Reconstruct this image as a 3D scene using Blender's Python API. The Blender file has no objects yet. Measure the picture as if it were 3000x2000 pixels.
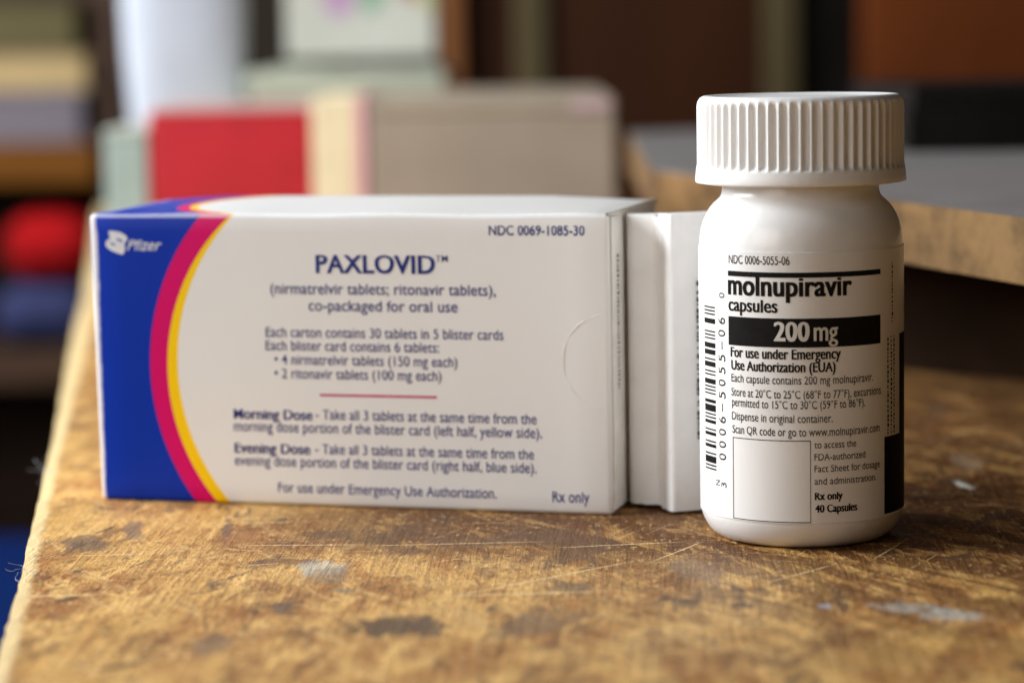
import bpy, bmesh, math, random
from mathutils import Vector, Matrix

random.seed(7)
scene = bpy.context.scene
COL = scene.collection
R = math.radians

# ------------------------------------------------------------------ camera
cam_d = bpy.data.cameras.new("camera")
cam = bpy.data.objects.new("camera", cam_d)
COL.objects.link(cam)
cam_d.sensor_fit = 'HORIZONTAL'
cam_d.sensor_width = 36.0
cam_d.lens = 94.46
cam_d.clip_start = 0.02
cam_d.clip_end = 50.0
cam.matrix_world = Matrix((
    (0.9998557, 0.0169870, 0.0, -0.065870),
    (-0.0019372, 0.1140253, -0.9934760, -0.608220),
    (-0.0168762, 0.9933326, 0.1140417, 0.115170),
    (0, 0, 0, 1)))
cam_d.dof.use_dof = True
cam_d.dof.focus_distance = 0.602
cam_d.dof.aperture_fstop = 8.2
cam_d.dof.aperture_blades = 7
scene.camera = cam

# ------------------------------------------------------------------ light
world = bpy.data.worlds.new("World")
scene.world = world
world.use_nodes = True
bg = world.node_tree.nodes["Background"]
bg.inputs[0].default_value = (1.0, 0.80, 0.62, 1)
bg.inputs[1].default_value = 0.035


def area(name, loc, target, sx, sy, power, color):
    d = bpy.data.lights.new(name, 'AREA')
    d.shape = 'RECTANGLE'
    d.size, d.size_y, d.energy, d.color = sx, sy, power, color
    o = bpy.data.objects.new(name, d)
    COL.objects.link(o)
    o.location = loc
    o.rotation_euler = (Vector(target) - Vector(loc)).to_track_quat('-Z', 'Y').to_euler()
    return o


# the window on the left, a little behind the packages
area("window_light", (-0.82, 0.12, 0.44), (-0.05, 0.03, 0.03), 0.60, 0.42, 18, (0.93, 0.97, 1.0))
# warm fill lamp added at the front left to lift the front faces
area("front_fill_light", (-0.85, -0.85, 0.40), (-0.08, 0.05, 0.04), 0.7, 0.5, 4.0, (1.0, 0.945, 0.89))
# unseen lamp added to brighten the far background
area("background_fill_light", (-1.10, 0.95, 0.80), (-0.20, 1.75, 0.02), 0.6, 0.6, 26, (0.96, 0.97, 1.0))

scene.view_settings.view_transform = 'Standard'
scene.view_settings.look = 'None'
scene.view_settings.exposure = -0.12
scene.view_settings.gamma = 1.0
scene.view_settings.use_curve_mapping = False
scene.render.engine = 'CYCLES'
scene.cycles.use_denoising = True
scene.cycles.max_bounces = 8
scene.cycles.caustics_reflective = False
scene.cycles.caustics_refractive = False
scene.cycles.sample_clamp_indirect = 4.0


# ------------------------------------------------------------------ node helpers
class NT:
    def __init__(self, name):
        self.m = bpy.data.materials.new(name)
        self.m.use_nodes = True
        self.t = self.m.node_tree
        self.n = self.t.nodes
        self.b = self.n["Principled BSDF"]
        tc = self.n.new("ShaderNodeTexCoord")
        self.obj = tc.outputs["Object"]

    def put(self, v, sock):
        if isinstance(v, bpy.types.NodeSocket):
            self.t.links.new(v, sock)
        elif v is not None:
            if isinstance(v, (tuple, list)) and len(v) == 3 and sock.type == 'RGBA':
                v = (*v, 1)
            sock.default_value = v

    def math(self, op, a, b=None, c=None, clamp=False):
        n = self.n.new("ShaderNodeMath")
        n.operation = op
        n.use_clamp = clamp
        self.put(a, n.inputs[0])
        self.put(b, n.inputs[1])
        self.put(c, n.inputs[2])
        return n.outputs[0]

    def mapping(self, vec, loc=(0, 0, 0), rot=(0, 0, 0), sc=(1, 1, 1)):
        n = self.n.new("ShaderNodeMapping")
        self.put(vec, n.inputs[0])
        n.inputs[1].default_value = loc
        n.inputs[2].default_value = rot
        n.inputs[3].default_value = sc
        return n.outputs[0]

    def streak(self, vec, ang, length, width, loc=(0, 0, 0)):
        """coordinates stretched along a direction ang degrees from x"""
        n = self.n.new("ShaderNodeMapping")
        n.vector_type = 'TEXTURE'
        self.put(vec, n.inputs[0])
        n.inputs[1].default_value = loc
        n.inputs[2].default_value = (0, 0, R(ang))
        n.inputs[3].default_value = (length, width, 1)
        return n.outputs[0]

    def noise(self, vec, scale, detail=4.0, rough=0.55, dist=0.0):
        n = self.n.new("ShaderNodeTexNoise")
        self.put(vec, n.inputs["Vector"])
        n.inputs["Scale"].default_value = scale
        n.inputs["Detail"].default_value = detail
        n.inputs["Roughness"].default_value = rough
        n.inputs["Distortion"].default_value = dist
        return n.outputs[0]

    def ramp(self, f, lo, hi, a=0.0, b=1.0):
        n = self.n.new("ShaderNodeMapRange")
        n.interpolation_type = 'SMOOTHSTEP'
        self.put(f, n.inputs["Value"])
        for k, v in (("From Min", lo), ("From Max", hi), ("To Min", a), ("To Max", b)):
            n.inputs[k].default_value = v
        return n.outputs[0]

    def mix(self, f, a, b, mode='MIX'):
        n = self.n.new("ShaderNodeMix")
        n.data_type = 'RGBA'
        n.blend_type = mode
        self.put(f, n.inputs[0])
        self.put(a, n.inputs[6])
        self.put(b, n.inputs[7])
        return n.outputs[2]

    def sep(self, vec):
        n = self.n.new("ShaderNodeSeparateXYZ")
        self.put(vec, n.inputs[0])
        return n.outputs

    def length(self, vec):
        n = self.n.new("ShaderNodeVectorMath")
        n.operation = 'LENGTH'
        self.put(vec, n.inputs[0])
        return n.outputs["Value"]

    def bump(self, h, strength=0.3, dist=0.001):
        n = self.n.new("ShaderNodeBump")
        n.inputs["Strength"].default_value = strength
        n.inputs["Distance"].default_value = dist
        self.put(h, n.inputs["Height"])
        self.t.links.new(n.outputs[0], self.b.inputs["Normal"])

    def done(self, color=None, rough=0.5, spec=0.5):
        self.put(color, self.b.inputs["Base Color"])
        self.put(rough, self.b.inputs["Roughness"])
        self.b.inputs["Specular IOR Level"].default_value = spec
        return self.m


def simple(name, c, rough=0.5, spec=0.4, var=0.12, scale=60, bump=0.05, stretch=(1, 1, 1)):
    k = NT(name)
    v = k.mapping(k.obj, sc=stretch)
    n = k.noise(v, scale, 5)
    lo = tuple(x * (1 - var) for x in c)
    hi = tuple(min(1, x * (1 + var)) for x in c)
    col = k.mix(k.ramp(n, 0.3, 0.7), lo, hi)
    if bump:
        k.bump(k.noise(v, scale * 6, 3), bump, 0.001)
    return k.done(col, rough, spec)


# ------------------------------------------------------------------ mesh helpers
def tag(o, label=None, cat=None, group=None, kind=None):
    if label: o["label"] = label
    if cat: o["category"] = cat
    if group: o["group"] = group
    if kind: o["kind"] = kind
    return o


def empty(name, loc, rz, label, cat, group=None):
    o = bpy.data.objects.new(name, None)
    o.empty_display_size = 0.02
    COL.objects.link(o)
    o.location = loc
    o.rotation_euler = (0, 0, rz)
    return tag(o, label, cat, group)


def mesh_obj(name, bm, mat, parent=None, smooth=False, angle=None):
    me = bpy.data.meshes.new(name)
    bmesh.ops.recalc_face_normals(bm, faces=bm.faces[:])
    bm.to_mesh(me)
    bm.free()
    me.materials.append(mat)
    if smooth:
        for p in me.polygons:
            p.use_smooth = True
        if angle is not None:
            me.set_sharp_from_angle(angle=angle)
    o = bpy.data.objects.new(name, me)
    COL.objects.link(o)
    if parent:
        o.parent = parent
    return o


def raw_obj(name, verts, faces, mat, parent=None, smooth=False):
    me = bpy.data.meshes.new(name)
    me.from_pydata(verts, [], faces)
    me.update()
    me.materials.append(mat)
    if smooth:
        for p in me.polygons:
            p.use_smooth = True
    o = bpy.data.objects.new(name, me)
    COL.objects.link(o)
    if parent:
        o.parent = parent
    return o


def box_bm(x0, x1, y0, y1, z0, z1, bev=0.0, seg=2, cuts=0, bm=None):
    bm2 = bmesh.new()
    bmesh.ops.create_cube(bm2, size=1)
    for v in bm2.verts:
        v.co = Vector(((x0 + x1) / 2 + v.co.x * (x1 - x0), (y0 + y1) / 2 + v.co.y * (y1 - y0), (z0 + z1) / 2 + v.co.z * (z1 - z0)))
    if cuts:
        bmesh.ops.subdivide_edges(bm2, edges=bm2.edges[:], cuts=cuts, use_grid_fill=True)
    if bev:
        es = [e for e in bm2.edges if e.calc_face_angle(0) > 1.0]
        bmesh.ops.bevel(bm2, geom=es, offset=bev, segments=seg, profile=0.5, affect='EDGES')
    if bm is None:
        return bm2
    tmp = bpy.data.meshes.new("tmp")
    bm2.to_mesh(tmp)
    bm2.free()
    bm.from_mesh(tmp)
    bpy.data.meshes.remove(tmp)
    return bm


def prism_bm(poly, z0, z1, bev=0.0, seg=2, bm=None, tops=None):
    """upright prism over a plan outline; tops: optional height per point"""
    b = bm or bmesh.new()
    lo = [b.verts.new((x, y, z0)) for x, y in poly]
    hi = [b.verts.new((x, y, tops[i] if tops else z1)) for i, (x, y) in enumerate(poly)]
    n = len(poly)
    b.faces.new(lo[::-1])
    ft = b.faces.new(hi)
    for i in range(n):
        b.faces.new((lo[i], lo[(i + 1) % n], hi[(i + 1) % n], hi[i]))
    if bev:
        bmesh.ops.bevel(b, geom=list(ft.edges), offset=bev, segments=seg, profile=0.5, affect='EDGES')
    return b


def lathe(profile, seg=96, rfun=None):
    """profile: list of (r, z); rfun(r, z, angle) -> r"""
    verts, faces = [], []
    for r, z in profile:
        for k in range(seg):
            a = 2 * math.pi * k / seg
            rr = rfun(r, z, a) if rfun else r
            verts.append((rr * math.sin(a), -rr * math.cos(a), z))
    n = len(profile)
    for i in range(n - 1):
        for k in range(seg):
            k2 = (k + 1) % seg
            faces.append((i * seg + k, i * seg + k2, (i + 1) * seg + k2, (i + 1) * seg + k))
    faces.append(tuple(range(seg))[::-1])
    faces.append(tuple((n - 1) * seg + k for k in range(seg)))
    return verts, faces


# ------------------------------------------------------------------ lettering
_cache = {}
X_HEIGHT, H_CAP = 0.455, 0.68


def taller(y):
    """raise the small letters of the built-in face against its capitals"""
    if y <= 0 or y >= H_CAP:
        return y
    a = X_HEIGHT * 1.13
    return y * 1.13 if y < X_HEIGHT else a + (y - X_HEIGHT) * (H_CAP - a) / (H_CAP - X_HEIGHT)



def glyphs(txt, bold=0.0, shear=0.0):
    key = (txt, bold, shear)
    if key in _cache:
        return _cache[key]
    cu = bpy.data.curves.new("t", 'FONT')
    cu.body = txt
    cu.size = 1.0
    cu.resolution_u = 4
    cu.offset = bold
    cu.space_character = 1.0 + bold * 2.2
    cu.shear = shear
    o = bpy.data.objects.new("t", cu)
    COL.objects.link(o)
    bpy.context.view_layer.update()
    dg = bpy.context.evaluated_depsgraph_get()
    me = bpy.data.meshes.new_from_object(o.evaluated_get(dg))
    vs = [(v.co.x, taller(v.co.y)) for v in me.vertices]
    fs = [tuple(p.vertices) for p in me.polygons]
    bpy.data.objects.remove(o)
    bpy.data.curves.remove(cu)
    bpy.data.meshes.remove(me)
    _cache[key] = (vs, fs)
    return vs, fs


CAP = None


def text2d(txt, x0, x1, zb, cap, bold=0.003, shear=0.0):
    """flat glyph mesh whose ink spans x0..x1 with capital letters of height cap on baseline zb"""
    global CAP
    if CAP is None:
        hv, _ = glyphs("H")
        CAP = max(y for _, y in hv)
    vs, fs = glyphs(txt, bold, shear)
    a = min(x for x, _ in vs)
    b = max(x for x, _ in vs)
    sx = (x1 - x0) / (b - a)
    sy = cap / CAP
    return [(x0 + (x - a) * sx, zb + y * sy) for x, y in vs], fs


class Ink:
    """collects flat shapes (u, v) and builds them as one mesh"""
    def __init__(self):
        self.v, self.f = [], []

    def add(self, vs, fs):
        o = len(self.v)
        self.v += vs
        self.f += [tuple(i + o for i in f) for f in fs]

    def text(self, *a, heavy=0.0, **k):
        """heavy: strokes widened by overprinting, each pass a hair above the last"""
        vs, fs = text2d(*a, **k)
        if not heavy:
            self.add(vs, fs)
            return
        for n, d in enumerate((-0.5, 0.0, 0.5)):
            self.add([(u + heavy * d, v, 0.00001 * n) for u, v in vs], fs)

    def text_up(self, txt, u_base, v0, v1, cap, bold=0.0):
        """text turned a quarter turn, reading upwards; baseline at u_base, ink from v0 to v1"""
        vs, fs = text2d(txt, v0, v1, 0.0, cap, bold)
        self.add([(u_base - y, x) for x, y in vs], fs)

    def rect(self, u0, u1, v0, v1, nu=1):
        vs, fs = [], []
        for i in range(nu + 1):
            u = u0 + (u1 - u0) * i / nu
            vs += [(u, v0), (u, v1)]
        for i in range(nu):
            fs.append((2 * i, 2 * i + 2, 2 * i + 3, 2 * i + 1))
        self.add(vs, fs)

    def on_front(self, name, mat, parent, off=0.00006):
        return raw_obj(name, [(p[0] / 1000, -off - (p[2] if len(p) > 2 else 0), p[1] / 1000) for p in self.v], self.f, mat, parent)

    def on_round(self, name, mat, parent, rad):
        """u in degrees round the bottle, v in mm"""
        return raw_obj(name, [((rad + (p[2] if len(p) > 2 else 0)) * math.sin(R(p[0])), -(rad + (p[2] if len(p) > 2 else 0)) * math.cos(R(p[0])), p[1] / 1000) for p in self.v], self.f, mat, parent)


def filled_outline(splines):
    cu = bpy.data.curves.new("s", 'CURVE')
    cu.dimensions = '2D'
    cu.fill_mode = 'FRONT'
    for pts in splines:
        s = cu.splines.new('POLY')
        s.points.add(len(pts) - 1)
        for p, q in zip(s.points, pts):
            p.co = (q[0], q[1], 0, 1)
        s.use_cyclic_u = True
    o = bpy.data.objects.new("s", cu)
    COL.objects.link(o)
    bpy.context.view_layer.update()
    me = bpy.data.meshes.new_from_object(o.evaluated_get(bpy.context.evaluated_depsgraph_get()))
    vs = [(v.co.x, v.co.y) for v in me.vertices]
    fs = [tuple(p.vertices) for p in me.polygons]
    bpy.data.objects.remove(o)
    bpy.data.curves.remove(cu)
    bpy.data.meshes.remove(me)
    return vs, fs


def smooth_loop(pts, n=4):
    """Catmull-Rom through a closed loop"""
    out = []
    m = len(pts)
    for i in range(m):
        p0, p1, p2, p3 = (Vector(pts[(i + k) % m]) for k in (-1, 0, 1, 2))
        for j in range(n):
            t = j / n
            q = 0.5 * ((2 * p1) + (p2 - p0) * t + (2 * p0 - 5 * p1 + 4 * p2 - p3) * t * t + (3 * p1 - p0 - 3 * p2 + p3) * t ** 3)
            out.append(tuple(q))
    return out


# ================================================================== TABLE
def wood_top():
    k = NT("worn_table_wood")
    P = k.obj
    sx = k.sep(P)
    big = k.noise(k.streak(P, 86, 0.050, 0.022), 1.0, 8, 0.68, 0.5)
    col = k.mix(k.ramp(big, 0.38, 0.60), (0.37, 0.155, 0.040), (0.70, 0.40, 0.118))
    # fibres running away from the camera
    g1 = k.noise(k.streak(P, 87, 0.045, 0.0022), 1.0, 5, 0.65, 0.6)
    col = k.mix(k.ramp(g1, 0.44, 0.62, 0.0, 0.42), col, (0.22, 0.09, 0.024))
    g2 = k.noise(k.streak(P, -62, 0.030, 0.0045, (3, 1, 0)), 1.0, 6, 0.7, 0.8)
    col = k.mix(k.ramp(g2, 0.50, 0.66, 0.0, 0.55), col, (0.78, 0.51, 0.20))
    # pale rubbed patches
    pale = k.noise(k.streak(P, 80, 0.026, 0.010, (3.1, 1.7, 0)), 1.0, 8, 0.72, 0.7)
    col = k.mix(k.ramp(pale, 0.51, 0.63, 0.0, 0.85), col, (0.82, 0.50, 0.165))
    # older, darker finish, with the shade of carton and bottle painted into it
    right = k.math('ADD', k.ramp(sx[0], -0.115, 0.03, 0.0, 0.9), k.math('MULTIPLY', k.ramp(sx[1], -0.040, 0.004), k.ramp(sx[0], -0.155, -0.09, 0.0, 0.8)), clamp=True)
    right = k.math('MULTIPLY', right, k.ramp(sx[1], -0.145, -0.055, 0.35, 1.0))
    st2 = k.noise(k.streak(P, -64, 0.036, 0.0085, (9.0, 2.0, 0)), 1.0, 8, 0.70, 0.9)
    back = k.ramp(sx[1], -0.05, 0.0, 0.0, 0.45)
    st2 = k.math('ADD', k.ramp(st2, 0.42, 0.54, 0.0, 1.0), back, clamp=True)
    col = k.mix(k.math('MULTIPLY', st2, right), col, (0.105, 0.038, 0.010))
    # dark worn-in blotches
    st = k.noise(k.streak(P, 84, 0.030, 0.0125, (0.7, 5.2, 0)), 1.0, 9, 0.72, 0.9)
    col = k.mix(k.ramp(st, 0.53, 0.61, 0.0, 0.68), col, (0.15, 0.060, 0.022))
    # bruised grey-brown patches, a few centimetres apart
    br = k.noise(k.streak(P, 78, 0.042, 0.016, (2.3, 7.7, 0)), 1.0, 9, 0.66, 1.2)
    col = k.mix(k.ramp(br, 0.575, 0.635, 0.0, 0.85), col, (0.085, 0.045, 0.026))
    # fine speckle
    sp = k.noise(k.mapping(P, sc=(1100, 380, 1)), 1.0, 4, 0.75)
    col = k.mix(k.ramp(sp, 0.36, 0.52, 0.6, 0.0), col, (0.17, 0.07, 0.022))
    sp2 = k.noise(k.mapping(P, sc=(700, 260, 1)), 1.0, 4, 0.75)
    col = k.mix(k.ramp(sp2, 0.55, 0.70, 0.0, 0.65), col, (0.92, 0.66, 0.31))
    # scratches in several directions
    for i, (ang, th) in enumerate(((1, 0.66), (-24, 0.69), (38, 0.69), (64, 0.68))):
        sc = k.noise(k.streak(P, ang, 0.055, 0.0011, (i * 0.43, 0.22 * i, 0)), 1.0, 2, 0.5)
        col = k.mix(k.ramp(sc, th, th + 0.04, 0.0, 0.6), col, (0.80, 0.56, 0.26))
    # worn, pale arris along the left edge
    arris = k.math('ADD', k.math('ADD', sx[0], 0.1782), k.math('MULTIPLY', sx[1], 0.129))
    arris = k.math('ADD', arris, k.math('MULTIPLY_ADD', k.noise(P, 60, 4, 0.7), 0.004, -0.002))
    col = k.mix(k.ramp(arris, 0.0018, 0.0042, 0.85, 0.0), col, (0.86, 0.66, 0.34))
    # single marks with a place of their own: (x, y, half length, half width, turn, colour, strength)
    edge_n = k.math('ADD', k.math('MULTIPLY', k.noise(k.mapping(P, sc=(1, 0.5, 1)), 420, 4, 0.7), 0.5), k.math('MULTIPLY', k.noise(k.mapping(P, sc=(1, 0.45, 1)), 150, 3, 0.7), 0.5))
    marks = [
        (-0.0905, -0.0905, 0.0085, 0.0046, -6, (0.10, 0.062, 0.036), 0.92),
        (-0.0835, -0.0945, 0.0045, 0.0036, 0, (0.12, 0.075, 0.045), 0.8),
        (-0.1085, -0.0312, 0.0050, 0.0045, 0, (0.55, 0.55, 0.48), 0.55),
        (-0.1060, -0.0405, 0.0042, 0.0042, 0, (0.25, 0.18, 0.11), 0.6),
        (0.0120, -0.0815, 0.0062, 0.0024, -32, (0.42, 0.43, 0.39), 0.5),
        (0.0200, -0.0895, 0.0072, 0.0024, -38, (0.46, 0.47, 0.43), 0.6),
        (-0.0040, -0.0790, 0.0020, 0.0012, 0, (0.40, 0.38, 0.42), 0.8),
        (0.0475, 0.0611, 0.0015, 0.0030, 8, (0.85, 0.85, 0.75), 0.9),
        (0.0540, 0.0960, 0.0035, 0.0060, 0, (0.32, 0.22, 0.14), 0.6),
        (-0.1090, 0.0075, 0.0060, 0.0026, -8, (0.13, 0.07, 0.035), 0.8),
        (-0.1650, 0.0030, 0.0050, 0.0095, 20, (0.13, 0.085, 0.06), 0.75),
        (-0.1560, 0.0180, 0.0022, 0.0100, 8, (0.17, 0.11, 0.08), 0.7),
        (-0.1340, 0.0170, 0.0012, 0.0065, 4, (0.14, 0.085, 0.06), 0.75),
        (-0.1290, 0.0050, 0.0050, 0.0090, -20, (0.30, 0.13, 0.045), 0.65),
        (-0.0935, 0.0060, 0.0075, 0.0052, -18, (0.12, 0.066, 0.034), 0.75),
        (-0.0760, -0.0040, 0.0100, 0.0042, -10, (0.15, 0.075, 0.035), 0.7),
        (-0.0570, 0.0000, 0.0110, 0.0050, -22, (0.13, 0.065, 0.032), 0.75),
        (-0.0520, -0.0190, 0.0048, 0.0080, -25, (0.13, 0.068, 0.034), 0.75),
        (-0.0270, -0.0400, 0.0044, 0.0060, 10, (0.22, 0.15, 0.10), 0.6),
        (-0.1190, -0.0240, 0.0085, 0.0016, 8, (0.16, 0.07, 0.03), 0.75),
        (-0.1135, -0.0715, 0.0022, 0.0030, 0, (0.13, 0.085, 0.06), 0.8),
        (-0.1245, -0.1040, 0.0040, 0.0040, 0, (0.20, 0.13, 0.08), 0.7),
        (-0.0620, -0.0900, 0.0070, 0.0060, -30, (0.19, 0.115, 0.062), 0.75),
        (-0.1020, -0.0560, 0.0026, 0.0014, 0, (0.20, 0.17, 0.11), 0.8),
        (-0.0540, -0.0560, 0.0060, 0.0030, -35, (0.18, 0.11, 0.06), 0.7),
        (-0.0900, -0.0140, 0.0060, 0.0020, 4, (0.14, 0.065, 0.03), 0.7),
    ]
    for x, y, a, b, rot, c, s in marks:
        n = k.n.new("ShaderNodeMapping")
        n.vector_type = 'TEXTURE'
        k.put(P, n.inputs[0])
        n.inputs[1].default_value = (x, y, 0)
        n.inputs[2].default_value = (0, 0, R(rot))
        n.inputs[3].default_value = (a, b * 2.1 if b < 0.0085 else b, 1)
        d = k.math('ADD', k.length(n.outputs[0]), k.math('MULTIPLY_ADD', edge_n, 4.4, -2.2))
        col = k.mix(k.ramp(d, 0.70, 1.25, s, 0.0), col, c)
    # long single scratches
    lines = [(-0.1155, -0.0044, 0.0150, 0.00034, -3), (-0.0800, -0.0060, 0.0210, 0.00030, 2), (-0.0600, -0.0470, 0.0250, 0.00040, 41),
             (-0.0420, -0.0105, 0.0140, 0.00035, 9), (-0.1220, -0.0265, 0.0050, 0.00035, 16), (-0.0060, -0.0470, 0.0120, 0.0003, 48),
             (-0.1630, -0.0560, 0.0120, 0.0005, 2), (-0.1560, -0.0120, 0.010, 0.0004, 3), (-0.030, -0.020, 0.012, 0.0003, 60), (-0.064, -0.062, 0.018, 0.0005, 4)]
    for x, y, a, b, rot in lines:
        n = k.n.new("ShaderNodeMapping")
        n.vector_type = 'TEXTURE'
        k.put(P, n.inputs[0])
        n.inputs[1].default_value = (x, y, 0)
        n.inputs[2].default_value = (0, 0, R(rot))
        n.inputs[3].default_value = (a, b, 1)
        d = k.math('ADD', k.length(n.outputs[0]), k.math('MULTIPLY_ADD', edge_n, 1.6, -0.8))
        col = k.mix(k.ramp(d, 0.7, 1.3, 0.8, 0.0), col, (0.80, 0.60, 0.32))
    h = k.math('ADD', k.math('MULTIPLY', g1, 0.5), k.math('ADD', k.math('MULTIPLY', sp, 0.35), k.math('MULTIPLY', big, 0.8)))
    k.bump(h, 0.75, 0.0014)
    return k.done(col, k.ramp(big, 0.3, 0.7, 0.58, 0.40), 0.20)


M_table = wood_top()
edge = [(-0.128, -0.42), (-0.141, -0.30), (-0.1530, -0.20), (-0.1648, -0.104), (-0.1690, -0.068), (-0.1735, -0.0323), (-0.1800, 0.015), (-0.1862, 0.062),
        (-0.2020, 0.180), (-0.2218, 0.3213), (-0.2426, 0.471), (-0.2550, 0.570), (-0.287, 0.80), (-0.326, 1.08), (-0.350, 1.25)]
fine = []
for (x0, y0), (x1, y1) in zip(edge[:-1], edge[1:]):
    for i in range(6):
        t = i / 6
        fine.append((x0 + (x1 - x0) * t + random.uniform(-0.00025, 0.00025), y0 + (y1 - y0) * t))
fine.append(edge[-1])
outline = fine + [(0.75, 1.25), (0.75, -0.42)]
table = empty("wooden_table", (0, 0, 0), 0, "old scratched tan wooden table the carton and bottle stand on", "table")
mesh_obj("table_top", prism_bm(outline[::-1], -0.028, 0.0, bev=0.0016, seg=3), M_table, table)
M_darkwood = simple("dark_wood", (0.055, 0.026, 0.012), 0.5, 0.3, 0.35, 8, 0.1, (1, 1, 8))
for lx, ly in ((-0.09, -0.34), (0.66, -0.34), (-0.28, 1.18), (0.66, 1.18)):
    mesh_obj("leg", box_bm(lx - 0.025, lx + 0.025, ly - 0.025, ly + 0.025, -0.75, -0.0282, 0.003), M_darkwood, table)

fl = bmesh.new()
bmesh.ops.create_grid(fl, x_segments=1, y_segments=1, size=4.0)
floor = mesh_obj("floor", fl, simple("dark_floor", (0.02, 0.022, 0.018), 0.6, 0.3, 0.4, 3, 0.1))
floor.location = (0, 1.0, -0.75)
tag(floor, "dark floor of the room", None, None, "structure")

# ================================================================== CARTON
W, D, H = 0.13234, 0.0500, 0.07241
YAW = -0.268026
carton = empty("medicine_carton", (-0.170122, 0.060990, 0), YAW,
               "white and blue medicine carton with magenta and yellow arcs, left of the bottle", "carton")


def carton_mat():
    k = NT("printed_carton_board")
    s = k.sep(k.obj)
    x, y, z = s[0], s[1], s[2]

    def ring(cx, cb, rad, second):
        dx = k.math('SUBTRACT', x, cx)
        dy = k.math('SUBTRACT', second, cb)
        d = k.math('SQRT', k.math('ADD', k.math('MULTIPLY', dx, dx), k.math('MULTIPLY', dy, dy)))
        inside = k.math('LESS_THAN', d, rad)
        return k.math('MAXIMUM', inside, k.math('GREATER_THAN', x, cx))

    white, blue = (0.80, 0.785, 0.765), (0.002, 0.030, 0.36)
    mag, yel = (0.66, 0.002, 0.13), (0.95, 0.60, 0.004)
    front = k.mix(ring(0.07093, 0.03404, 0.05645, z), blue, mag)
    front = k.mix(ring(0.06958, 0.03332, 0.05052, z), front, yel)
    front = k.mix(ring(0.07337, 0.03458, 0.05154, z), front, white)
    top = k.mix(ring(0.0450, 0.0260, 0.0305, y), blue, mag)
    top = k.mix(ring(0.0455, 0.0260, 0.0276, y), top, yel)
    top = k.mix(ring(0.0474, 0.0260, 0.0274, y), top, white)
    is_top = k.math('MULTIPLY', k.math('GREATER_THAN', z, H - 0.0004), k.math('GREATER_THAN', y, 0.0005))
    col = k.mix(is_top, front, top)
    # rubbed white board along the left corner edge
    wear = k.math('ADD', x, k.math('MULTIPLY_ADD', k.noise(k.obj, 120, 4, 0.7), 0.0016, -0.0008))
    col = k.mix(k.ramp(wear, 0.0007, 0.0016, 0.9, 0.0), col, (0.80, 0.76, 0.74))
    edge_y = k.math('ADD', y, k.math('MULTIPLY_ADD', k.noise(k.obj, 160, 4, 0.7), 0.0016, -0.0008))
    rub = k.math('MULTIPLY', k.ramp(edge_y, 0.0004, 0.0016, 0.45, 0.0), k.math('GREATER_THAN', z, H - 0.0012))
    col = k.mix(rub, col, (0.80, 0.80, 0.82))
    n = k.noise(k.obj, 900, 3, 0.6)
    big = k.noise(k.mapping(k.obj, sc=(1, 1, 0.5)), 45, 4, 0.6)
    k.bump(k.math('ADD', k.math('MULTIPLY', n, 0.12), big), 0.10, 0.0012)
    return k.done(col, 0.38, 0.18)


bm = box_bm(0, W, 0, D, 0, H, 0.0012, 3, 14)
for v in bm.verts:
    u, w, h = v.co.x / W, v.co.y / D, v.co.z / H
    top_w = max(0.0, (h - 0.9) / 0.1)
    v.co.z += top_w * (0.0012 * min(1, u / 0.14) * min(1, (1 - u) / 0.2) * w - 0.0004 * math.sin(u * 9.0 + 1.0) ** 2 * (1 - w))   # lid bows up behind
    if h > 0.05:
        v.co.x -= 0.0009 * h * max(0.0, 1 - u / 0.16)
    v.co.y += (0.0003 * math.sin(math.pi * u) * math.sin(math.pi * h)) if w > 0.5 else 0.0
carton_body = mesh_obj("box_body", bm, carton_mat(), carton, True, R(50))

M_navy = simple("navy_ink", (0.020, 0.035, 0.20), 0.5, 0.15, 0.1, 300, 0)
M_white_ink = simple("white_ink", (0.72, 0.72, 0.74), 0.45, 0.4, 0.1, 300, 0)
M_mag_ink = simple("magenta_ink", (0.55, 0.02, 0.13), 0.45, 0.4, 0.1, 300, 0)

i = Ink()
i.text("NDC 0069-1085-30", 102.8, 126.4, 67.15, 2.25, bold=0.014)
i.on_front("product_code_text", M_navy, carton)
i = Ink()
i.text("PAXLOVID", 58.85, 89.05, 57.8, 4.3, bold=0.012, heavy=0.22)
i.text("TM", 89.4, 92.4, 60.65, 1.55)
i.on_front("heading_text", M_navy, carton)
i = Ink()
i.text("(nirmatrelvir tablets; ritonavir tablets),", 46.85, 104.3, 52.6, 2.5, bold=0.006)
i.text("co-packaged for oral use", 56.65, 94.65, 48.5, 2.5, bold=0.006)
i.on_front("subtitle_text", M_navy, carton)
i = Ink()
i.text("Each carton contains 30 tablets in 5 blister cards", 45.3, 106.0, 41.95, 2.35)
i.text("Each blister card contains 6 tablets:", 45.2, 89.8, 38.65, 2.35)
i.text("\u2022 4 nirmatrelvir tablets (150 mg each)", 47.45, 94.3, 35.2, 2.35)
i.text("\u2022 2 ritonavir tablets (100 mg each)", 47.35, 90.2, 31.75, 2.35)
i.on_front("contents_text", M_navy, carton)
i = Ink()
i.rect(59.0, 89.0, 27.5, 28.05)
i.on_front("divider_line", M_mag_ink, carton)
i = Ink()
i.text("Morning Dose", 36.35, 56.9, 21.45, 2.4, bold=0.004, heavy=0.16)
i.text("- Take all 3 tablets at the same time from the", 57.8, 113.9, 21.7, 2.4)
i.text("morning dose portion of the blister card (left half, yellow side).", 36.25, 115.2, 18.35, 2.4)
i.text("Evening Dose", 36.35, 56.05, 12.95, 2.4, bold=0.004, heavy=0.16)
i.text("- Take all 3 tablets at the same time from the", 57.5, 113.1, 13.15, 2.4)
i.text("evening dose portion of the blister card (right half, blue side).", 36.25, 113.7, 9.8, 2.4)
i.on_front("dosage_text", M_navy, carton)
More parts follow.
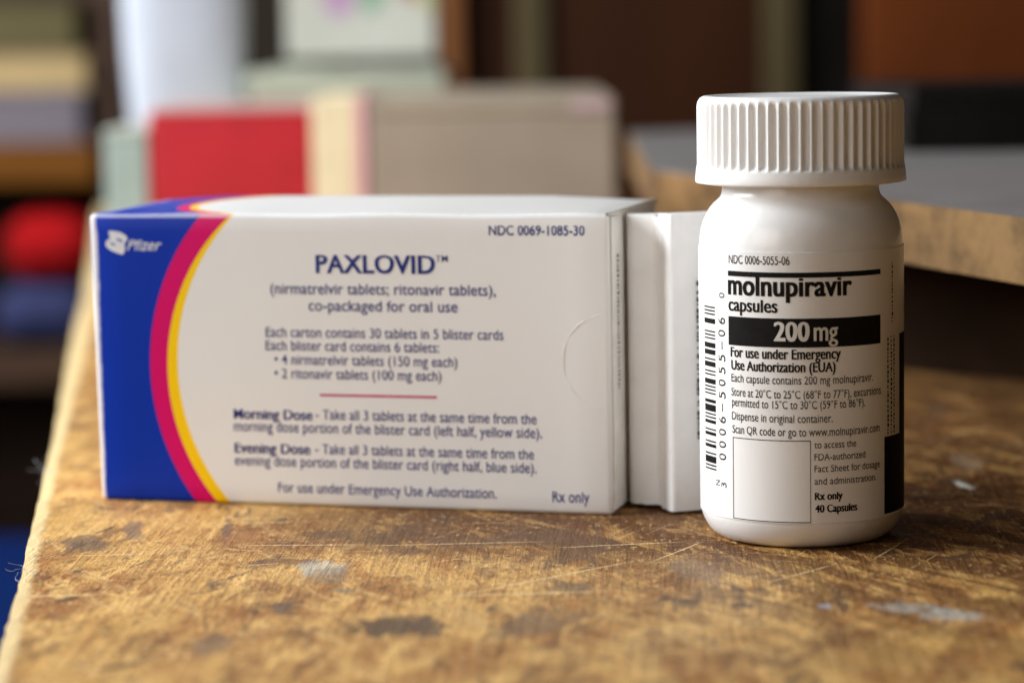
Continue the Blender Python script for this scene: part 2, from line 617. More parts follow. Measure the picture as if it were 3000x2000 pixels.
i = Ink()
i.text("For use under Emergency Use Authorization.", 47.5, 103.6, 3.35, 2.4)
i.text("Rx only", 117.55, 126.7, 2.95, 2.55, bold=0.006)
i.on_front("footer_text", M_navy, carton)


def lg(px, py):      # a point of the emblem, as drawn on paper, in mm on the front panel
    return (3.83 + ((230 + px / 4.704) / 1.27551 - 243) * 0.1160, 62.12 + (583 - (540 + py / 4.704) / 1.27551) * 0.1072)


def ell(cx, cy, rx, ry, n=14, tilt=0.36):
    """a slanted lens between the two ribbons of the emblem"""
    out = []
    for k in range(n):
        a = 2 * math.pi * k / n
        px, py = rx * math.cos(a), ry * math.sin(a)
        out.append(lg(cx + px * math.cos(tilt) - py * math.sin(tilt), cy + px * math.sin(tilt) + py * math.cos(tilt)))
    return out


outl = smooth_loop([lg(*q) for q in [(410, 640), (455, 634), (520, 642), (590, 664), (650, 706), (664, 750), (640, 790), (622, 815), (628, 880), (604, 955), (550, 952), (490, 934), (420, 900), (366, 850), (362, 800), (392, 758), (425, 735), (412, 690)]], 3)
i = Ink()
i.add(*filled_outline([outl, ell(556, 764, 56, 15), ell(462, 820, 46, 13)]))
vs, fs = text2d("Pfizer", 9.2, 18.5, 63.1, 2.5, bold=0.006, shear=0.35)
i.add(vs, fs)
i.on_front("maker_logo", M_white_ink, carton)

# half-moon thumb cut pressed into the front near the right edge
M_board = simple("bare_carton_board", (0.78, 0.75, 0.70), 0.5, 0.4, 0.05, 200, 0)
bmn = bmesh.new()


def arc_tube(a0, a1, cx, cz, rad, t, n=16, m=6):
    rings = []
    for k in range(n + 1):
        a = R(a0 + (a1 - a0) * k / n)
        tt = t * (0.15 + 0.85 * math.sin(math.pi * k / n) ** 0.5 if 0 < k < n else 0.15)
        ring = []
        for j in range(m):
            b = 2 * math.pi * j / m
            rr = rad + tt * math.cos(b)
            ring.append(bmn.verts.new((cx + rr * math.cos(a), -0.00001 + tt * 0.75 * math.sin(b), cz + rr * math.sin(a))))
        rings.append(ring)
    for r0, r1 in zip(rings[:-1], rings[1:]):
        for j in range(m):
            bmn.faces.new((r0[j], r0[(j + 1) % m], r1[(j + 1) % m], r1[j]))


for a0, a1 in ((96, 112), (118, 150), (155, 200), (207, 240), (248, 266)):
    arc_tube(a0, a1, 0.1320, 0.0371, 0.0114, 0.00016)
mesh_obj("thumb_cut", bmn, M_board, carton, True)

# end flap tucked in at the right-hand end, with its cream paper edge
fb = box_bm(W + 0.00005, W + 0.0006, 0.0010, D - 0.0012, 0.0012, H - 0.0007, 0.0002, 1)
mesh_obj("end_flap", fb, M_board, carton)
lip = bmesh.new()
NL = 14
prev = None
for j in range(NL + 1):
    t = j / NL
    yy = 0.0002 + (D - 0.0004) * t
    hz = H - 0.0002 + 0.0003 * math.sin(t * 2.2)
    ring = [lip.verts.new((W - 0.0005 + dx - 0.0010 * (1 - t) ** 3, yy, hz + dz)) for dx, dz in ((0, 0.0002), (0.0008, 0.00035), (0.0014, 0.0001), (0.0015, -0.0008), (0.0008, -0.0010))]
    if prev:
        for a in range(4):
            lip.faces.new((prev[a], prev[a + 1], ring[a + 1], ring[a]))
    prev = ring
M_cream = simple("cream_board_edge", (0.80, 0.76, 0.66), 0.6, 0.3, 0.08, 300, 0)
mesh_obj("flap_fold", lip, M_cream, carton, True)
# small vertical code stamped on the end flap
i = Ink()
z = 30.0
while z < 62:
    h = random.uniform(0.25, 0.8)
    i.rect(0, random.uniform(1.2, 1.8), z, z + h)
    z += h + random.uniform(0.25, 0.6)
M_black = simple("black_ink", (0.010, 0.009, 0.009), 0.5, 0.06, 0.15, 400, 0)
o = raw_obj("stamped_code", [(W + 0.00066, 0.0052 + u / 1000, v / 1000) for u, v in i.v], i.f, M_black, carton)

# ================================================================== BOTTLE
RB = 0.0230
bottle = empty("pill_bottle", (0, 0, 0), 0, "white plastic pill bottle with a ribbed screw cap and black printed label", "bottle")


def plastic(name, c, rough):
    k = NT(name)
    n = k.noise(k.obj, 70, 4)
    col = k.mix(n, tuple(x * 0.97 for x in c), c)
    k.bump(k.math('ADD', k.noise(k.obj, 260, 3), k.math('MULTIPLY', k.noise(k.obj, 1500, 2), 0.3)), 0.10, 0.0005)
    k.b.inputs["Subsurface Weight"].default_value = 0.25
    k.b.inputs["Subsurface Radius"].default_value = (1.0, 0.9, 0.8)
    k.b.inputs["Subsurface Scale"].default_value = 0.002
    return k.done(col, rough, 0.5)


M_plastic = plastic("white_bottle_plastic", (0.83, 0.825, 0.82), 0.21)
M_cap = plastic("white_cap_plastic", (0.83, 0.825, 0.82), 0.38)
body = [(0.0001, 0.0016), (0.0120, 0.0016), (0.0155, 0.0008), (0.0170, 0.0), (0.0180, 0.0001), (0.0192, 0.0005), (0.0204, 0.0013), (0.0214, 0.0024), (0.0222, 0.0038), (0.0227, 0.0050),
        (0.0230, 0.0062), (0.0230, 0.0090), (0.0230, 0.0640), (0.0230, 0.0660), (0.02295, 0.0675), (0.0228, 0.0690), (0.02252, 0.0705), (0.0221, 0.0720), (0.0215, 0.0734), (0.0207, 0.0748), (0.0197, 0.0760), (0.0188, 0.0768), (0.0182, 0.0774), (0.0179, 0.0780),
        (0.0177, 0.0790), (0.0177, 0.0840), (0.0160, 0.0846), (0.0160, 0.0960), (0.0001, 0.0960)]
v, f = lathe(body, 160)
raw_obj("bottle_body", v, f, M_plastic, bottle, True).data.set_sharp_from_angle(angle=R(60))

NR = 61
capp = [(0.0182, 0.0842), (0.0182, 0.0808), (0.0226, 0.0806), (0.02365, 0.0808), (0.02376, 0.0812), (0.02368, 0.0822), (0.02355, 0.0836), (0.02345, 0.0841), (0.02338, 0.0845), (0.0233, 0.0852),
        (0.0233, 0.0900), (0.0233, 0.0940), (0.0233, 0.0970), (0.02328, 0.0980), (0.02318, 0.0986), (0.02298, 0.09915), (0.0227, 0.0996), (0.0223, 0.09995), (0.0218, 0.1002), (0.0212, 0.10026), (0.0200, 0.1002), (0.0195, 0.0999), (0.0100, 0.0999), (0.0001, 0.0999)]


def ridge(r, z, a):
    if r < 0.0205 or z < 0.0840 or z < 0.0842 and r < 0.02:
        return r
    w = min(1.0, max(0.0, (z - 0.0841) / 0.0006)) * min(1.0, max(0.0, (0.0992 - z) / 0.0014))
    ph = (a * NR / (2 * math.pi)) % 1.0
    bumpy = (0.5 + 0.5 * math.cos(2 * math.pi * ph)) ** 1.7
    return r - w * 0.00095 * (1 - bumpy)


v, f = lathe(capp, NR * 14, ridge)
raw_obj("cap", v, f, M_cap, bottle, True).data.set_sharp_from_angle(angle=R(70))


def label_mat():
    k = NT("label_paper")
    n = k.noise(k.obj, 90, 4)
    col = k.mix(n, (0.79, 0.785, 0.78), (0.82, 0.815, 0.81))
    k.bump(k.noise(k.obj, 500, 4), 0.06, 0.0005)
    return k.done(col, 0.34, 0.5)


RL = RB + 0.00020
v, f = lathe([(RB - 0.0005, 0.00640), (RL, 0.00640), (RL, 0.00700), (RL, 0.0640), (RL, 0.06640), (RB - 0.0005, 0.06640)], 192)
f = f[:-2]
lab = raw_obj("label", v, f, label_mat(), bottle, True)
lab.data.set_sharp_from_angle(angle=R(40))

RI = RL + 0.00005
i = Ink()
i.text("NDC 0006-5055-06", -49.2, -12.3, 63.7, 1.85)
i.on_round("code_text", M_black, lab, RI)
i = Ink()
i.rect(-49.9, 42.7, 60.9, 62.05, 40)
i.on_round("top_rule", M_black, lab, RI)
i = Ink()
i.text("molnupiravir", -49.6, 22.2, 56.85, 4.1, bold=0.012, heavy=0.75)
i.text("capsules", -49.4, -19.1, 53.2, 2.7, bold=0.006, heavy=0.45)
i.on_round("drug_name_text", M_black, lab, RI)
i = Ink()
i.rect(-49.7, 42.6, 45.55, 51.95, 40)
band = i.on_round("strength_band", M_black, lab, RI)
i = Ink()
i.text("200", -20.7, -1.9, 47.0, 4.1, bold=0.012, heavy=0.7)
i.text("mg", 0.8, 13.9, 47.0, 3.9, bold=0.004, heavy=0.38)
i.on_round("strength_text", simple("label_white", (0.66, 0.64, 0.61), 0.4, 0.4, 0.03, 200, 0), lab, RI + 0.00005)
i = Ink()
i.text("For use under Emergency", -48.1, 15.6, 42.95, 2.15, bold=0.004, heavy=0.38)
i.text("Use Authorization (EUA)", -47.7, 12.5, 40.1, 2.1, bold=0.004, heavy=0.38)
i.on_round("bold_label_text", M_black, lab, RI)
i = Ink()
i.text("Rx only", 1.05, 16.4, 11.7, 1.6, bold=0.004, heavy=0.38)
i.text("40 Capsules", 1.15, 25.3, 8.9, 1.65, bold=0.004, heavy=0.38)
i.on_round("count_text", M_black, lab, RI)
i = Ink()
i.text("Each capsule contains 200 mg molnupiravir.", -47.8, 36.6, 37.4, 1.72)
i.text("Store at 20\u00b0C to 25\u00b0C (68\u00b0F to 77\u00b0F), excursions", -47.9, 42.8, 34.25, 1.72)
i.text("permitted to 15\u00b0C to 30\u00b0C (59\u00b0F to 86\u00b0F).", -47.5, 30.9, 31.95, 1.72)
i.text("Dispense in original container.", -47.6, 10.9, 28.9, 1.73)
i.text("Scan QR code or go to www.molnupiravir.com", -47.3, 41.8, 25.9, 1.72)
i.text("to access the", 0.75, 24.95, 23.2, 1.45)
i.text("FDA-authorized", 0.75, 30.95, 20.5, 1.45)
i.text("Fact Sheet for dosage", 0.75, 41.9, 17.9, 1.45)
i.text("and administration.", 0.8, 38.9, 15.1, 1.45)
i.on_round("fine_label_text", M_black, lab, RI)
i = Ink()
i.rect(-47.1, -1.2, 24.78, 24.96, 20)
i.rect(-47.1, -1.2, 6.6, 6.78, 20)
i.rect(-47.1, -46.75, 6.78, 24.78)
i.rect(-1.55, -1.2, 6.78, 24.78)
i.on_round("thin_frame", M_black, lab, RI)
i = Ink()
i.rect(46.0, 86.0, 7.0, 24.4, 16)
i.rect(64.2, 88.0, 24.4, 46.9, 10)
i.on_round("black_panel", M_black, lab, RI)
i = Ink()                                     # print too small to read, seen edge on
for u, z0, z1 in ((48.9, 24.9, 46.8), (52.4, 24.9, 46.8), (55.6, 24.9, 46.8), (53.6, 49.8, 63.2)):
    z = z0
    while z < z1:
        h = random.uniform(0.3, 0.9)
        i.rect(u, u + random.uniform(0.9, 1.6), z, min(z1, z + h))
        z += h + random.uniform(0.2, 0.5)
i.on_round("side_print", M_black, lab, RI)

# barcode, turned upright along the left of the label
Lc = ["0001101", "0011001", "0010011", "0111101", "0100011", "0110001", "0101111", "0111011", "0110111", "0001011"]
code = "300065055060"
bits = "101" + "".join(Lc[int(c)] for c in code[:6]) + "01010" + "".join("".join('1' if b == '0' else '0' for b in Lc[int(c)]) for c in code[6:]) + "101"
i = Ink()
mod = (53.6 - 16.6) / 95
j = 0
while j < 95:
    if bits[j] == '1':
        e = j
        while e < 95 and bits[e] == '1':
            e += 1
        i.rect(-74.6, -61.4, 16.6 + j * mod + 0.02, 16.6 + e * mod - 0.02, 4)
        j = e
    else:
        j += 1
i.on_round("barcode", M_black, lab, RI)
i = Ink()
digits = "0006-5055-06"
for n, ch in enumerate(digits):
    zc = 20.1 + (50.7 - 20.1) * n / (len(digits) - 1)
    wdt = 1.5
    if ch == '-':
        i.rect(-55.5, -54.9, zc - 0.9, zc + 0.9)
    else:
        i.text_up(ch, -52.6, zc - wdt / 2, zc + wdt / 2, 5.6)
i.text_up("0", -53.0, 55.8, 57.0, 4.2)
i.text_up("N", -58.0, 13.4, 14.6, 3.8)
i.text_up("3", -52.4, 13.2, 14.3, 4.2)
i.on_round("barcode_digits", M_black, lab, RI)

# ================================================================== LEAFLET
M_paper = simple("white_leaflet_paper", (0.88, 0.875, 0.87), 0.55, 0.35, 0.03, 120, 0.04)
leaf = empty("folded_leaflet", (-0.028, 0.040, 0), 0, "white folded paper leaflet standing upright between the carton and the bottle", "leaflet")
LO = Vector((-0.028, 0.040))
leaf.location = (-0.0283, 0.0345, 0)


def loc2(pts):
    return [(x - LO.x, y - LO.y) for x, y in pts]


main = [(-0.0374, 0.0430), (-0.0374, 0.0420), (-0.0370, 0.0411), (-0.0362, 0.0405), (-0.0350, 0.0400), (-0.0330, 0.0392), (-0.0310, 0.0384), (-0.0285, 0.0376), (-0.0150, 0.0430), (-0.0090, 0.0475),
        (-0.0110, 0.0510), (-0.0200, 0.0470), (-0.0300, 0.0436), (-0.0340, 0.0446), (-0.0362, 0.0446), (-0.0371, 0.0440)]
mesh_obj("back_fold", prism_bm(smooth_loop(loc2(main), 4), 0.0013, 0.0714, 0.0009, 3), M_paper, leaf, True, R(40))
flap = [(-0.0300, 0.0372), (-0.0293, 0.0358), (-0.0288, 0.0340), (-0.0284, 0.0327), (-0.0279, 0.0319), (-0.0272, 0.0317), (-0.0266, 0.0319), (-0.0255, 0.0323), (-0.0235, 0.0329), (-0.0210, 0.0339), (-0.0180, 0.0353), (-0.0140, 0.0378), (-0.0090, 0.0415),
        (-0.0095, 0.0425), (-0.0150, 0.0392), (-0.0195, 0.0366), (-0.0240, 0.0352), (-0.0270, 0.0354)]
inner = [(-0.0340, 0.0440), (-0.0200, 0.0455), (-0.0110, 0.0500), (-0.0120, 0.0510), (-0.0205, 0.0468), (-0.0340, 0.0452)]
mesh_obj("inner_fold", prism_bm(loc2(inner), 0.0002, 0.0700), M_paper, leaf)
mesh_obj("front_flap", prism_bm(smooth_loop(loc2(flap), 4), 0.0007, 0.0719, 0.0004, 3), M_paper, leaf, True, R(40))
i = Ink()
z = 18.0
while z < 57.0:
    h = random.choice((0.35, 0.5, 0.7, 1.1))
    i.rect(0, 1, z, z + h)
    z += h + random.choice((0.3, 0.45, 0.8, 1.3))
p0, p1 = Vector((-0.0217, 0.0335)), Vector((-0.0196, 0.0345))
dn = Vector((0.45, -0.90)) * 0.0004
raw_obj("printed_bars", [((p0 + (p1 - p0) * u + dn - LO).x, (p0 + (p1 - p0) * u + dn - LO).y, w / 1000) for u, w in i.v], i.f,
        simple("dark_green_ink", (0.02, 0.05, 0.06), 0.5, 0.4, 0.1, 200, 0), leaf)

# ================================================================== RAISED WOODEN STAND, right
M_standwood = None


def stand_mat():
    k = NT("stand_wood")
    P = k.obj
    a = k.noise(k.mapping(P, sc=(1, 1, 1)), 28, 6, 0.68)
    g = k.noise(k.mapping(P, sc=(18, 18, 300)), 1.0, 4)
    col = k.mix(k.ramp(a, 0.35, 0.65), (0.060, 0.032, 0.011), (0.22, 0.125, 0.045))
    col = k.mix(k.ramp(g, 0.5, 0.7, 0.0, 0.5), col, (0.22, 0.12, 0.05))
    ge = k.n.new("ShaderNodeNewGeometry")
    nz = k.sep(ge.outputs["Normal"])[2]
    col = k.mix(k.math('GREATER_THAN', nz, 0.8), col, k.mix(a, (0.15, 0.142, 0.138), (0.27, 0.26, 0.255)))  # upward faces grey: the reflected window sheen is put into the colour
    k.bump(a, 0.3, 0.002)
    return k.done(col, 0.45, 0.4)


stand = empty("wooden_stand", (0.14, 0.30, 0), 0, "raised wooden board with grey top and tan edge right of the bottle", "stand")
SO = Vector((0.14, 0.30))
sp = [(0.083, -0.030), (0.0601, 0.0493), (0.0505, 0.0822), (0.0408, 0.1150), (0.0160, 0.1990), (-0.0168, 0.3081), (-0.0172, 0.315), (-0.0100, 0.66), (0.30, 0.72), (0.62, 0.30), (0.62, -0.03)]
mesh_obj("stand_top", prism_bm([(x - SO.x, y - SO.y) for x, y in sp][::-1], 0.0515, 0.0680, 0.0011, 2), stand_mat(), stand)
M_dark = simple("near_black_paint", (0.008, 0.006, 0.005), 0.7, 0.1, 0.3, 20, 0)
M_gap = simple("under_board_shade", (0.020, 0.009, 0.004), 0.8, 0.05, 0.4, 20, 0)
mesh_obj("back_panel", prism_bm([(x - SO.x, y - SO.y) for x, y in [(-0.015, 0.36), (0.15, 0.215), (0.55, 0.17), (0.55, 0.185), (0.16, 0.23), (-0.010, 0.37)]][::-1], 0.0002, 0.0513), M_gap, stand)  # dark panel added to give the shade under the board as colour
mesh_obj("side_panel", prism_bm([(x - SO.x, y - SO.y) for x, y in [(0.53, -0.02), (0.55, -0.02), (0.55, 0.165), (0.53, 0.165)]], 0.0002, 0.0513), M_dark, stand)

# dark flat case lying on the stand
case = empty("black_case", (0.20, 0.46, 0.068), 0, "flat black case lying on the grey stand behind the bottle cap", "case")
mesh_obj("case_body", prism_bm([(-0.125, 0.055), (-0.115, -0.055), (0.25, -0.055), (0.25, 0.08)], 0.0003, 0.016, 0.002), M_dark, case)
mesh_obj("case_lid", prism_bm([(-0.123, 0.054), (-0.113, -0.053), (0.248, -0.053), (0.248, 0.078)], 0.0165, 0.025, 0.002), M_dark, case)
mesh_obj("clasp", box_bm(0.003, 0.018, -0.0572, -0.0552, 0.011, 0.019, 0.0008), simple("pale_green_metal", (0.30, 0.36, 0.34), 0.4, 0.5, 0.1, 50, 0), case)

# ================================================================== BOXES BEHIND
# red box with cream and pink stripe
red = empty("red_box", (-0.2339, 0.65, 0), 0, "red box with a cream and pink end stripe, behind the blue end of the carton", "box")
mesh_obj("box_body", box_bm(0, 0.0761, 0, 0.13, 0.0003, 0.0807, 0.0014), simple("red_card", (0.50, 0.016, 0.026), 0.45, 0.4, 0.08, 40, 0.03), red)
mesh_obj("end_stripe", box_bm(0.0763, 0.0967, -0.001, 0.131, 0.0003, 0.0863, 0.001), simple("cream_card", (0.88, 0.76, 0.50), 0.5, 0.3, 0.05, 40, 0.02), red)
mesh_obj("pink_stripe", box_bm(0.0969, 0.1012, -0.0012, 0.131, 0.0003, 0.0857, 0.0008), simple("pink_card", (0.92, 0.48, 0.52), 0.5, 0.3, 0.05, 40, 0.02), red)
mesh_obj("lid", box_bm(0.001, 0.0752, 0.001, 0.129, 0.0809, 0.0828, 0.0004), simple("pale_lid", (0.55, 0.36, 0.33), 0.5, 0.3, 0.06, 40, 0.02), red)

taupe = empty("taupe_box", (-0.1317, 0.65, 0), 0, "plain taupe box standing behind the white end of the carton", "box")
M_taupe = simple("taupe_card", (0.385, 0.315, 0.245), 0.5, 0.35, 0.06, 30, 0.03)
mesh_obj("box_body", box_bm(0, 0.1158, 0, 0.24, 0.0003, 0.0776, 0.0014), M_taupe, taupe)
mesh_obj("lid", box_bm(-0.0004, 0.1162, -0.0006, 0.2406, 0.0778, 0.0845, 0.0016), simple("taupe_lid", (0.39, 0.325, 0.245), 0.5, 0.35, 0.06, 30, 0.03), taupe)
mesh_obj("pink_seal", box_bm(0.095, 0.1135, -0.0012, -0.0008, 0.0786, 0.0836), simple("pink_seal_paper", (0.60, 0.42, 0.43), 0.5, 0.3, 0.05, 40, 0), taupe)

teal = empty("pale_green_box", (-0.2551, 0.6505, 0), 0, "narrow pale green box standing against the left side of the red box", "box")
mesh_obj("box_body", box_bm(0, 0.0202, 0, 0.11, 0.0003, 0.0690, 0.0012), simple("teal_card", (0.36, 0.44, 0.39), 0.5, 0.35, 0.06, 30, 0.03), teal)
mesh_obj("lid", box_bm(-0.0003, 0.0204, -0.0004, 0.1104, 0.0693, 0.0733, 0.0009), simple("teal_lid", (0.44, 0.48, 0.42), 0.5, 0.35, 0.06, 30, 0.03), teal)

# white paper bag standing behind
prof = [(0.0290, 0.0), (0.0292, 0.02), (0.0318, 0.064), (0.0352, 0.104), (0.0365, 0.132), (0.0365, 0.26), (0.0360, 0.2605)]
v, f = lathe(prof, 64)
v = [(math.copysign(abs(x / 0.0365) ** 0.75 * 0.0365, x), y * 0.40, z) for x, y, z in v]
bag = empty("paper_bag", (-0.2550, 0.98, 0), 0, "tall white paper bag standing behind the red box", "bag")
raw_obj("bag_body", v, f, simple("blue_white_paper", (0.58, 0.63, 0.71), 0.6, 0.2, 0.04, 30, 0.03), bag, True).data.set_sharp_from_angle(angle=R(50))
mesh_obj("folded_top", box_bm(-0.0375, 0.0375, -0.0165, 0.0155, 0.2400, 0.2610, 0.001), simple("bag_fold_paper", (0.56, 0.61, 0.69), 0.6, 0.2, 0.04, 30, 0.03), bag)

# pale green storage box, dark book on it, white printed box on top
green = empty("storage_box", (-0.2267, 0.95, 0), 0, "wide pale green storage box behind the red and taupe boxes", "box")
M_pg = simple("pale_green_card", (0.50, 0.58, 0.46), 0.5, 0.35, 0.08, 15, 0.03)
mesh_obj("box_body", box_bm(0.0116, 0.1225, 0, 0.22, 0.0003, 0.0826, 0.002), M_pg, green)
mesh_obj("lid", box_bm(0.0100, 0.1248, -0.002, 0.222, 0.0830, 0.0948, 0.002), simple("green_lid", (0.52, 0.57, 0.46), 0.5, 0.35, 0.08, 15, 0.03), green)
book = empty("dark_book", (-0.160, 0.985, 0.0948), 0, "dark closed book lying on the pale green storage box", "book")
mesh_obj("cover", box_bm(0, 0.052, 0, 0.13, 0.0003, 0.0066, 0.0008), M_dark, book)
mesh_obj("pages", box_bm(0.001, 0.0523, -0.0004, 0.129, 0.0015, 0.0052), simple("book_pages", (0.20, 0.18, 0.15), 0.6, 0.2, 0.1, 80, 0), book)


def printed_mat():
    k = NT("printed_white_card")
    n = k.noise(k.obj, 30, 3)
    col = k.mix(n, (0.66, 0.67, 0.56), (0.78, 0.78, 0.72))
    for x, z, a, b, c in ((0.032, 0.036, 0.0115, 0.014, (0.62, 0.36, 0.62)), (0.051, 0.038, 0.010, 0.014, (0.30, 0.52, 0.36)), (0.075, 0.043, 0.009, 0.011, (0.42, 0.10, 0.08)), (0.083, 0.040, 0.006, 0.016, (0.62, 0.66, 0.34))):
        m = k.n.new("ShaderNodeMapping")
        m.vector_type = 'TEXTURE'
        k.put(k.obj, m.inputs[0])
        m.inputs[1].default_value = (x, 0, z)
        m.inputs[3].default_value = (a, 1000, b)
        col = k.mix(k.ramp(k.length(m.outputs[0]), 0.7, 1.0, 0.9, 0.0), col, c)
    return k.done(col, 0.5, 0.35)


pb = empty("printed_box", (-0.1963, 0.99, 0.1016), 0, "white box printed with pink and green flowers, on the dark book", "box")
mesh_obj("box_body", box_bm(0, 0.0885, 0, 0.13, 0.0002, 0.085, 0.002), printed_mat(), pb)
mesh_obj("lid", box_bm(-0.0005, 0.0890, -0.0005, 0.1305, 0.0852, 0.10, 0.002), simple("printed_lid", (0.70, 0.70, 0.62), 0.5, 0.3, 0.05, 30, 0), pb)

# ================================================================== CABINET behind
cab = empty("wooden_cabinet", (0.15, 1.70, -0.75), 0, "dark brown wooden cabinet with olive stiles and a rust brown door, in the background", "cabinet")


def cbox(name, x0, x1, y0, y1, z0, z1, m, bev=0.003):
    return mesh_obj(name, box_bm(x0 - 0.15, x1 - 0.15, y0 - 1.70, y1 - 1.70, z0 + 0.75, z1 + 0.75, bev), m, cab)


M_cabdark = simple("cabinet_wood", (0.045, 0.013, 0.003), 0.6, 0.15, 0.3, 6, 0.06, (1, 1, 0.15))
M_olive = simple("olive_stile", (0.105, 0.08, 0.036), 0.6, 0.15, 0.15, 12, 0.05, (1, 1, 0.2))
M_rust = simple("rust_door", (0.17, 0.042, 0.009), 0.6, 0.12, 0.25, 7, 0.05, (1, 1, 0.3))
M_post = simple("orange_post", (0.26, 0.10, 0.035), 0.6, 0.15, 0.2, 10, 0.05, (1, 1, 0.2))
cbox("carcass", -0.1256, 0.786, 1.712, 2.05, -0.7499, 0.75, M_cabdark)
cbox("post", -0.125, -0.1039, 1.686, 1.711, -0.7499, 0.75, M_post)
cbox("stile", -0.0586, -0.0325, 1.69, 1.711, -0.7499, 0.75, M_olive)
cbox("stile", 0.1538, 0.1811, 1.69, 1.711, -0.7499, 0.75, M_olive)
d1 = cbox("door", -0.0312, 0.1526, 1.7, 1.7115, -0.70, 0.72, M_cabdark)
d2 = cbox("door", 0.237, 0.5376, 1.694, 1.7115, -0.70, 0.72, M_rust)
d2["label"] = "rust brown door"
cbox("drawer_gap", 0.1824, 0.2358, 1.705, 1.7115, -0.70, 0.72, M_dark)

# ================================================================== SHELF left
shelf = empty("wooden_shelf", (-0.62, 1.75, -0.75), 0, "wooden shelf unit in the left background holding stacked books", "shelf")


def sbox(name, x0, x1, y0, y1, z0, z1, m):
    return mesh_obj(name, box_bm(x0 + 0.62, x1 + 0.62, y0 - 1.75, y1 - 1.75, z0 + 0.75, z1 + 0.75, 0.002), m, shelf)


M_shelf = simple("orange_shelf_wood", (0.17, 0.062, 0.008), 0.6, 0.1, 0.3, 8, 0.05, (0.2, 1, 1))
sbox("side_panel", -0.4107, -0.3908, 1.665, 1.93, -0.7499, 0.4959, M_darkwood)
sbox("side_panel", -1.1452, -1.1252, 1.665, 1.93, -0.7499, 0.4959, M_darkwood)
sbox("back_panel", -1.1239, -0.412, 1.915, 1.93, -0.7, 0.4959, M_darkwood)
for z0, z1, m in ((-0.0043, 0.0301, M_shelf), (0.390, 0.415, M_shelf), (-0.176, -0.1435, M_darkwood), (-0.50, -0.475, M_darkwood)):
    sbox("shelf_board", -1.1239, -0.412, 1.65, 1.914, z0, z1, m)


def bk(name, x0, x1, z0, z1, c, pages, label):
    o = empty(name, (x0, 1.652, z0), 0, label, "book", "books lying flat on the shelf")
    w, h = x1 - x0, z1 - z0
    m = simple(name + "_cloth", c, 0.55, 0.3, 0.12, 20, 0.05)
    b = box_bm(0, w, 0, 0.19, 0.0003, 0.003)
    box_bm(0, w, 0, 0.19, h - 0.003, h - 0.0003, bm=b)
    mesh_obj("cover", b, m, o)
    mesh_obj("pages", box_bm(0.004, w - 0.004, 0.0015, 0.186, 0.0032, h - 0.0032), simple(name + "_pages", pages, 0.7, 0.2, 0.12, 30, 0.05, (0.1, 1, 8)), o)
    return o


bk("lilac_book", -0.8829, -0.4207, 0.0303, 0.0732, (0.20, 0.18, 0.20), (0.19, 0.165, 0.19), "grey lilac book lying at the bottom of the shelf stack")
bk("cream_book", -0.8954, -0.4157, 0.0734, 0.1038, (0.48, 0.34, 0.17), (0.50, 0.36, 0.17), "thick cream book in the middle of the shelf stack")
bk("olive_book", -0.9079, -0.4232, 0.104, 0.1487, (0.07, 0.055, 0.022), (0.115, 0.095, 0.038), "olive brown book on top of the shelf stack")

# red and blue folded cloths on the lower shelf


def cloth(name, x0, x1, y0, y1, z0, h, m, label):
    o = mesh_obj(name, box_bm(x0, x1, y0, y1, z0 + 0.0003, z0 + h, h * 0.46, 5, 3), m, None, True)
    o.modifiers.new("soft", 'SUBSURF').render_levels = 1
    return tag(o, label, "cloth", None)


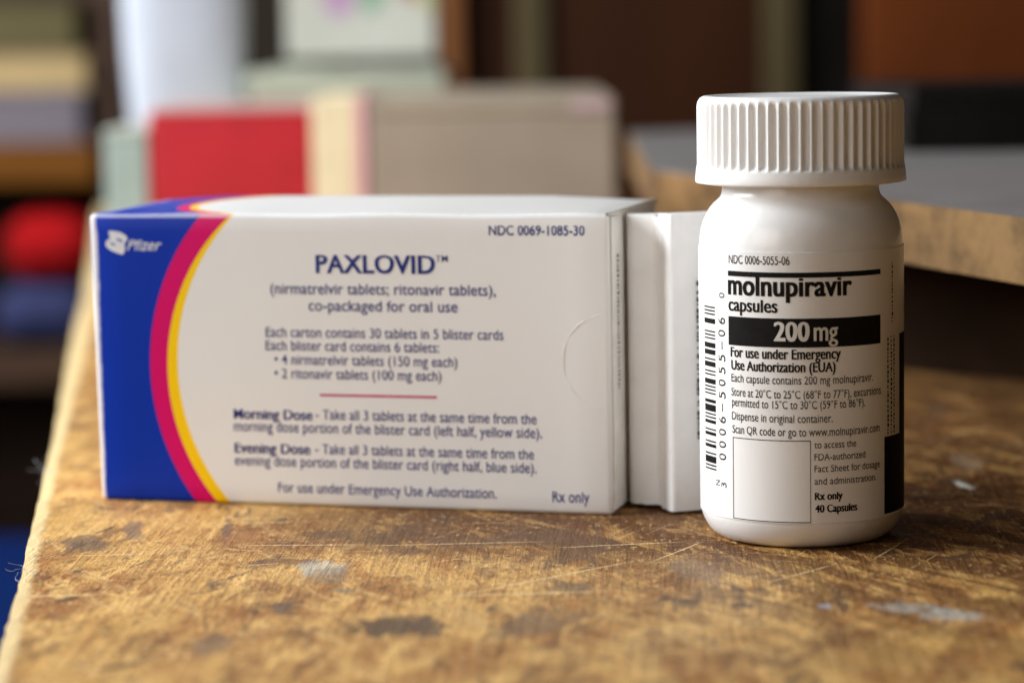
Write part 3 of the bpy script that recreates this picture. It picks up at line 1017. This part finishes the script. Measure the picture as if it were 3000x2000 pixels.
cloth("folded_cloth", -0.5082, -0.4207, 1.656, 1.85, -0.1435, 0.0525, simple("blue_cloth", (0.035, 0.042, 0.115), 0.9, 0.2, 0.2, 40, 0.2), "blue folded cloth under the red one on the lower shelf")
cloth("folded_cloth", -0.4982, -0.4157, 1.656, 1.85, -0.0911, 0.0625, simple("red_cloth", (0.40, 0.003, 0.005), 0.9, 0.2, 0.2, 40, 0.2), "bright red folded cloth on the lower shelf, left of the carton")

# blue chair beside the table
chair = empty("blue_chair", (-0.50, 0.55, -0.75), 0, "blue padded chair seat below the left edge of the table", "chair")
M_blue = simple("blue_fabric", (0.002, 0.014, 0.085), 0.95, 0.05, 0.2, 60, 0.2)
mesh_obj("seat", box_bm(-0.25, 0.24, -0.55, 0.56, 0.48, 0.55, 0.02, 4, 6), M_blue, chair, True)
for lx, ly in ((-0.22, -0.5), (0.2, -0.5), (-0.22, 0.37), (0.2, 0.37)):
    mesh_obj("leg", box_bm(lx - 0.015, lx + 0.015, ly - 0.015, ly + 0.015, 0.0, 0.479, 0.003), M_darkwood, chair)

# lint caught on the table edge
M_lint = simple("lint_fibre", (0.45, 0.48, 0.52), 0.8, 0.2, 0.2, 200, 0)


def tuft(cx, cy, n, spread, seed, label):
    rnd = random.Random(seed)
    b = bmesh.new()
    for s in range(n):
        p = Vector((cx + rnd.uniform(-0.001, 0.001), cy + rnd.uniform(-spread, spread) * 0.6, 0.0002))
        d = Vector((-1, rnd.uniform(-0.9, 0.9), rnd.uniform(-0.2, 0.5))).normalized()
        prev = None
        for k in range(9):
            ring = []
            for j in range(3):
                a = 2 * math.pi * j / 3
                ring.append(b.verts.new(p + Vector((0.000035 * math.cos(a), 0.000035 * math.sin(a), 0.000035 * math.sin(a + 1)))))
            if prev:
                for j in range(3):
                    b.faces.new((prev[j], prev[(j + 1) % 3], ring[(j + 1) % 3], ring[j]))
            prev = ring
            d = (d + Vector((rnd.uniform(-0.5, 0.5), rnd.uniform(-0.5, 0.5), rnd.uniform(-0.45, 0.35)))).normalized()
            p = p + d * spread * 0.16
    o = mesh_obj("lint_tuft", b, M_lint)
    return tag(o, label, "lint")


tuft(-0.1905, 0.105, 10, 0.005, 3, "grey blue lint wisps on the table edge beside the carton's lower left corner")
tuft(-0.1737, -0.029, 4, 0.0042, 5, "thin fibres with a brown crumb on the table edge left of the carton")
